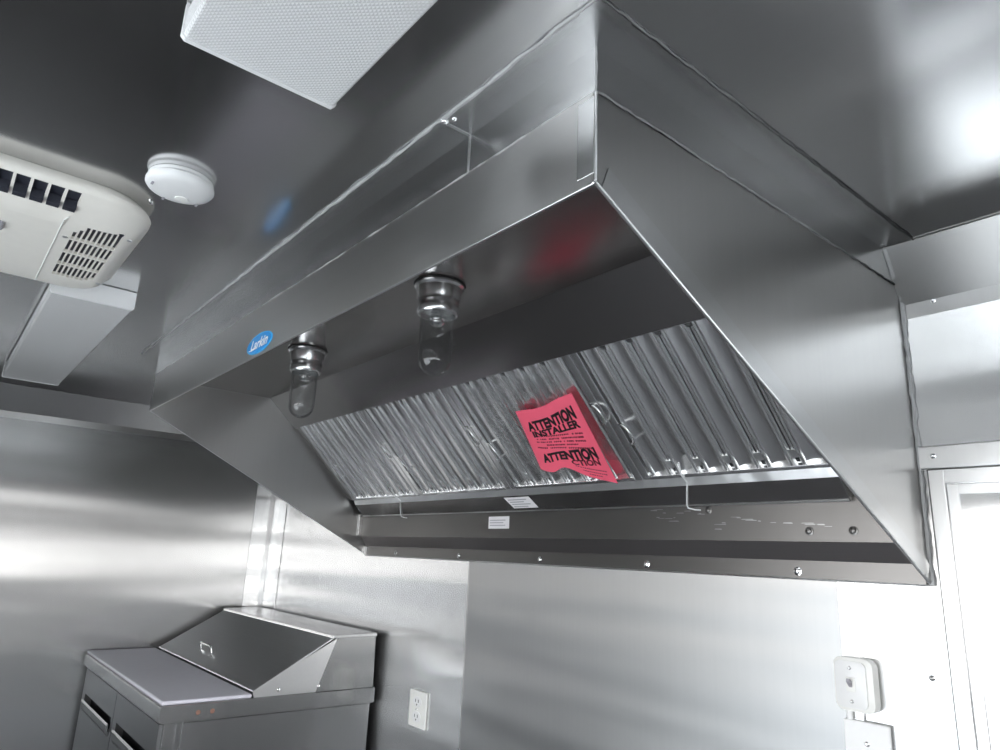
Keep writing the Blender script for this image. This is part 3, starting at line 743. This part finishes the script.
t = thing('light_switch', 'white surface box with toggle switch on the wall below the hood corner', 'switch', (-.158, 0, 1.245))
def rbox(x0, x1, z0, z1, r, y0, y1):
    pts = [(q[0], q[1]) for q in rrect(x0, x1, z0, z1, r, 0, 6)]
    return prism(bmesh.new(), pts, 'y', y0, y1)
obj('surface_box', bev(rbox(-0.1830, -0.1090, 1.196, 1.292, .014, -.030, -.0065), .002), M['outlet'], t, True)
obj('cover_plate', bev(rbox(-0.1790, -0.1210, 1.202, 1.286, .010, -.034, -.0295), .0015), M['white2'], t, True)
obj('toggle_surround', B(-0.1590, -0.1410, -.0355, -.0335, 1.231, 1.257, bw=.001), M['outlet'], t)
obj('toggle', bev(prism(bmesh.new(), [(-.034, 1.238), (-.047, 1.250), (-.044, 1.256), (-.034, 1.250)], 'x', -0.1535, -0.1465), .0012), M['grey_ink'], t)
for z in (1.214, 1.274): obj('screw', bolt_bm(-0.1500, -.0335, z, .0022), M['chrome'], t, True)
t = thing('wall_plate', 'blank white wall plate directly beneath the toggle switch', 'wall plate', (-.137, 0, 1.13))
obj('plate', B(-.180, -.094, -.014, -.0065, 1.065, 1.178, bw=.003), M['white2'], t)
obj('screw', bolt_bm(-.137, -.0138, 1.140, .003), M['chrome'], t, True)
obj('conduit', tube(bmesh.new(), [(-.166, -.013, 1.1955), (-.166, -.013, 1.1785)], .0055, 12), M['white2'], t, True)
for i, (x, z, lab) in enumerate(((-.017, 1.273, 'small screw head in the wall beside the door frame'), (.030, 1.674, 'small screw in the rail above the steel door'), (.060, 1.985, 'small screw under the ceiling cove right of the hood'), (-2.99, 1.57, None))):
    if lab is None: continue
    o = obj('wall_screw', bolt_bm(x, -.0005 if z < 1.6 else (-.010 if z < 1.9 else -.0015), z, .0035), M['hood'] if i < 1 else M['chrome'], smooth=True)
    tag(o, lab, 'screw')

# ------------------------------------------------------------------ outside, light, camera
gr = obj('ground', B(-30, 30, -30, 30, -.9, -.8), M['ground']); tag(gr, 'pale ground outside the trailer', 'ground', kind='structure')
w = bpy.data.worlds.new('World'); bpy.context.scene.world = w; w.use_nodes = True
nt = w.node_tree; bg = nt.nodes['Background']
tc = nt.nodes.new('ShaderNodeTexCoord'); sx = nt.nodes.new('ShaderNodeSeparateXYZ'); nt.links.new(tc.outputs['Generated'], sx.inputs[0])
cr = nt.nodes.new('ShaderNodeValToRGB'); mr = nt.nodes.new('ShaderNodeMapRange'); mr.inputs['From Min'].default_value = -1; nt.links.new(sx.outputs['Z'], mr.inputs['Value'])
cr.color_ramp.elements[0].position = .48; cr.color_ramp.elements[0].color = (.55, .54, .52, 1)
cr.color_ramp.elements[1].position = .53; cr.color_ramp.elements[1].color = (1, 1, 1, 1)
e = cr.color_ramp.elements.new(.9); e.color = (.80, .90, 1, 1)
nt.links.new(mr.outputs[0], cr.inputs[0]); nt.links.new(cr.outputs[0], bg.inputs['Color']); bg.inputs['Strength'].default_value = 7.0
def area(name, loc, rot, sx_, sy_, power, col=(1, 1, 1), portal=False):
    l = bpy.data.lights.new(name, 'AREA'); l.shape = 'RECTANGLE'; l.size = sx_; l.size_y = sy_; l.energy = power; l.color = col
    o = bpy.data.objects.new(name, l); o.location = loc; o.rotation_euler = rot; C.objects.link(o)
    if portal: l.cycles.is_portal = True
    return o
area('hatch_portal', ((HX0+HX1)/2, YB-.05, (HZ0+HZ1)/2), (math.radians(90), 0, 0), HX1-HX0, HZ1-HZ0, 1, portal=True)
area('entrance_portal', ((EX0+EX1)/2, YB-.05, (EZ0+EZ1)/2), (math.radians(90), 0, 0), EX1-EX0, EZ1-EZ0, 1, portal=True)
area('door_portal', (XR+.05, (DY0+DY1)/2, (.95+DZ1)/2), (0, math.radians(90), 0), DZ1-.95, DY1-DY0, 1, portal=True)

f, yaw, pit, rol = 691.35, -.8904, .2573, .0444
F = Vector((math.sin(yaw)*math.cos(pit), math.cos(yaw)*math.cos(pit), math.sin(pit)))
R = Vector((math.cos(yaw), -math.sin(yaw), 0)); U = R.cross(F)
c_, s_ = math.cos(rol), math.sin(rol)
R2 = R*c_ + U*s_; U2 = U*c_ - R*s_
cam = bpy.data.cameras.new('camera'); co = bpy.data.objects.new('camera', cam); C.objects.link(co)
mw = Matrix((( R2.x, U2.x, -F.x, .52185), (R2.y, U2.y, -F.y, -1.480137), (R2.z, U2.z, -F.z, 1.452267), (0, 0, 0, 1)))
co.matrix_world = mw
cam.sensor_width = 36; cam.lens = 36*f/1000; cam.clip_start = .02
sc = bpy.context.scene; sc.camera = co
sc.view_settings.view_transform = 'Standard'; sc.view_settings.exposure = 0.0
sc.cycles.max_bounces = 16; sc.cycles.glossy_bounces = 10; sc.cycles.transmission_bounces = 12; sc.cycles.diffuse_bounces = 5
sc.cycles.sample_clamp_indirect = 6
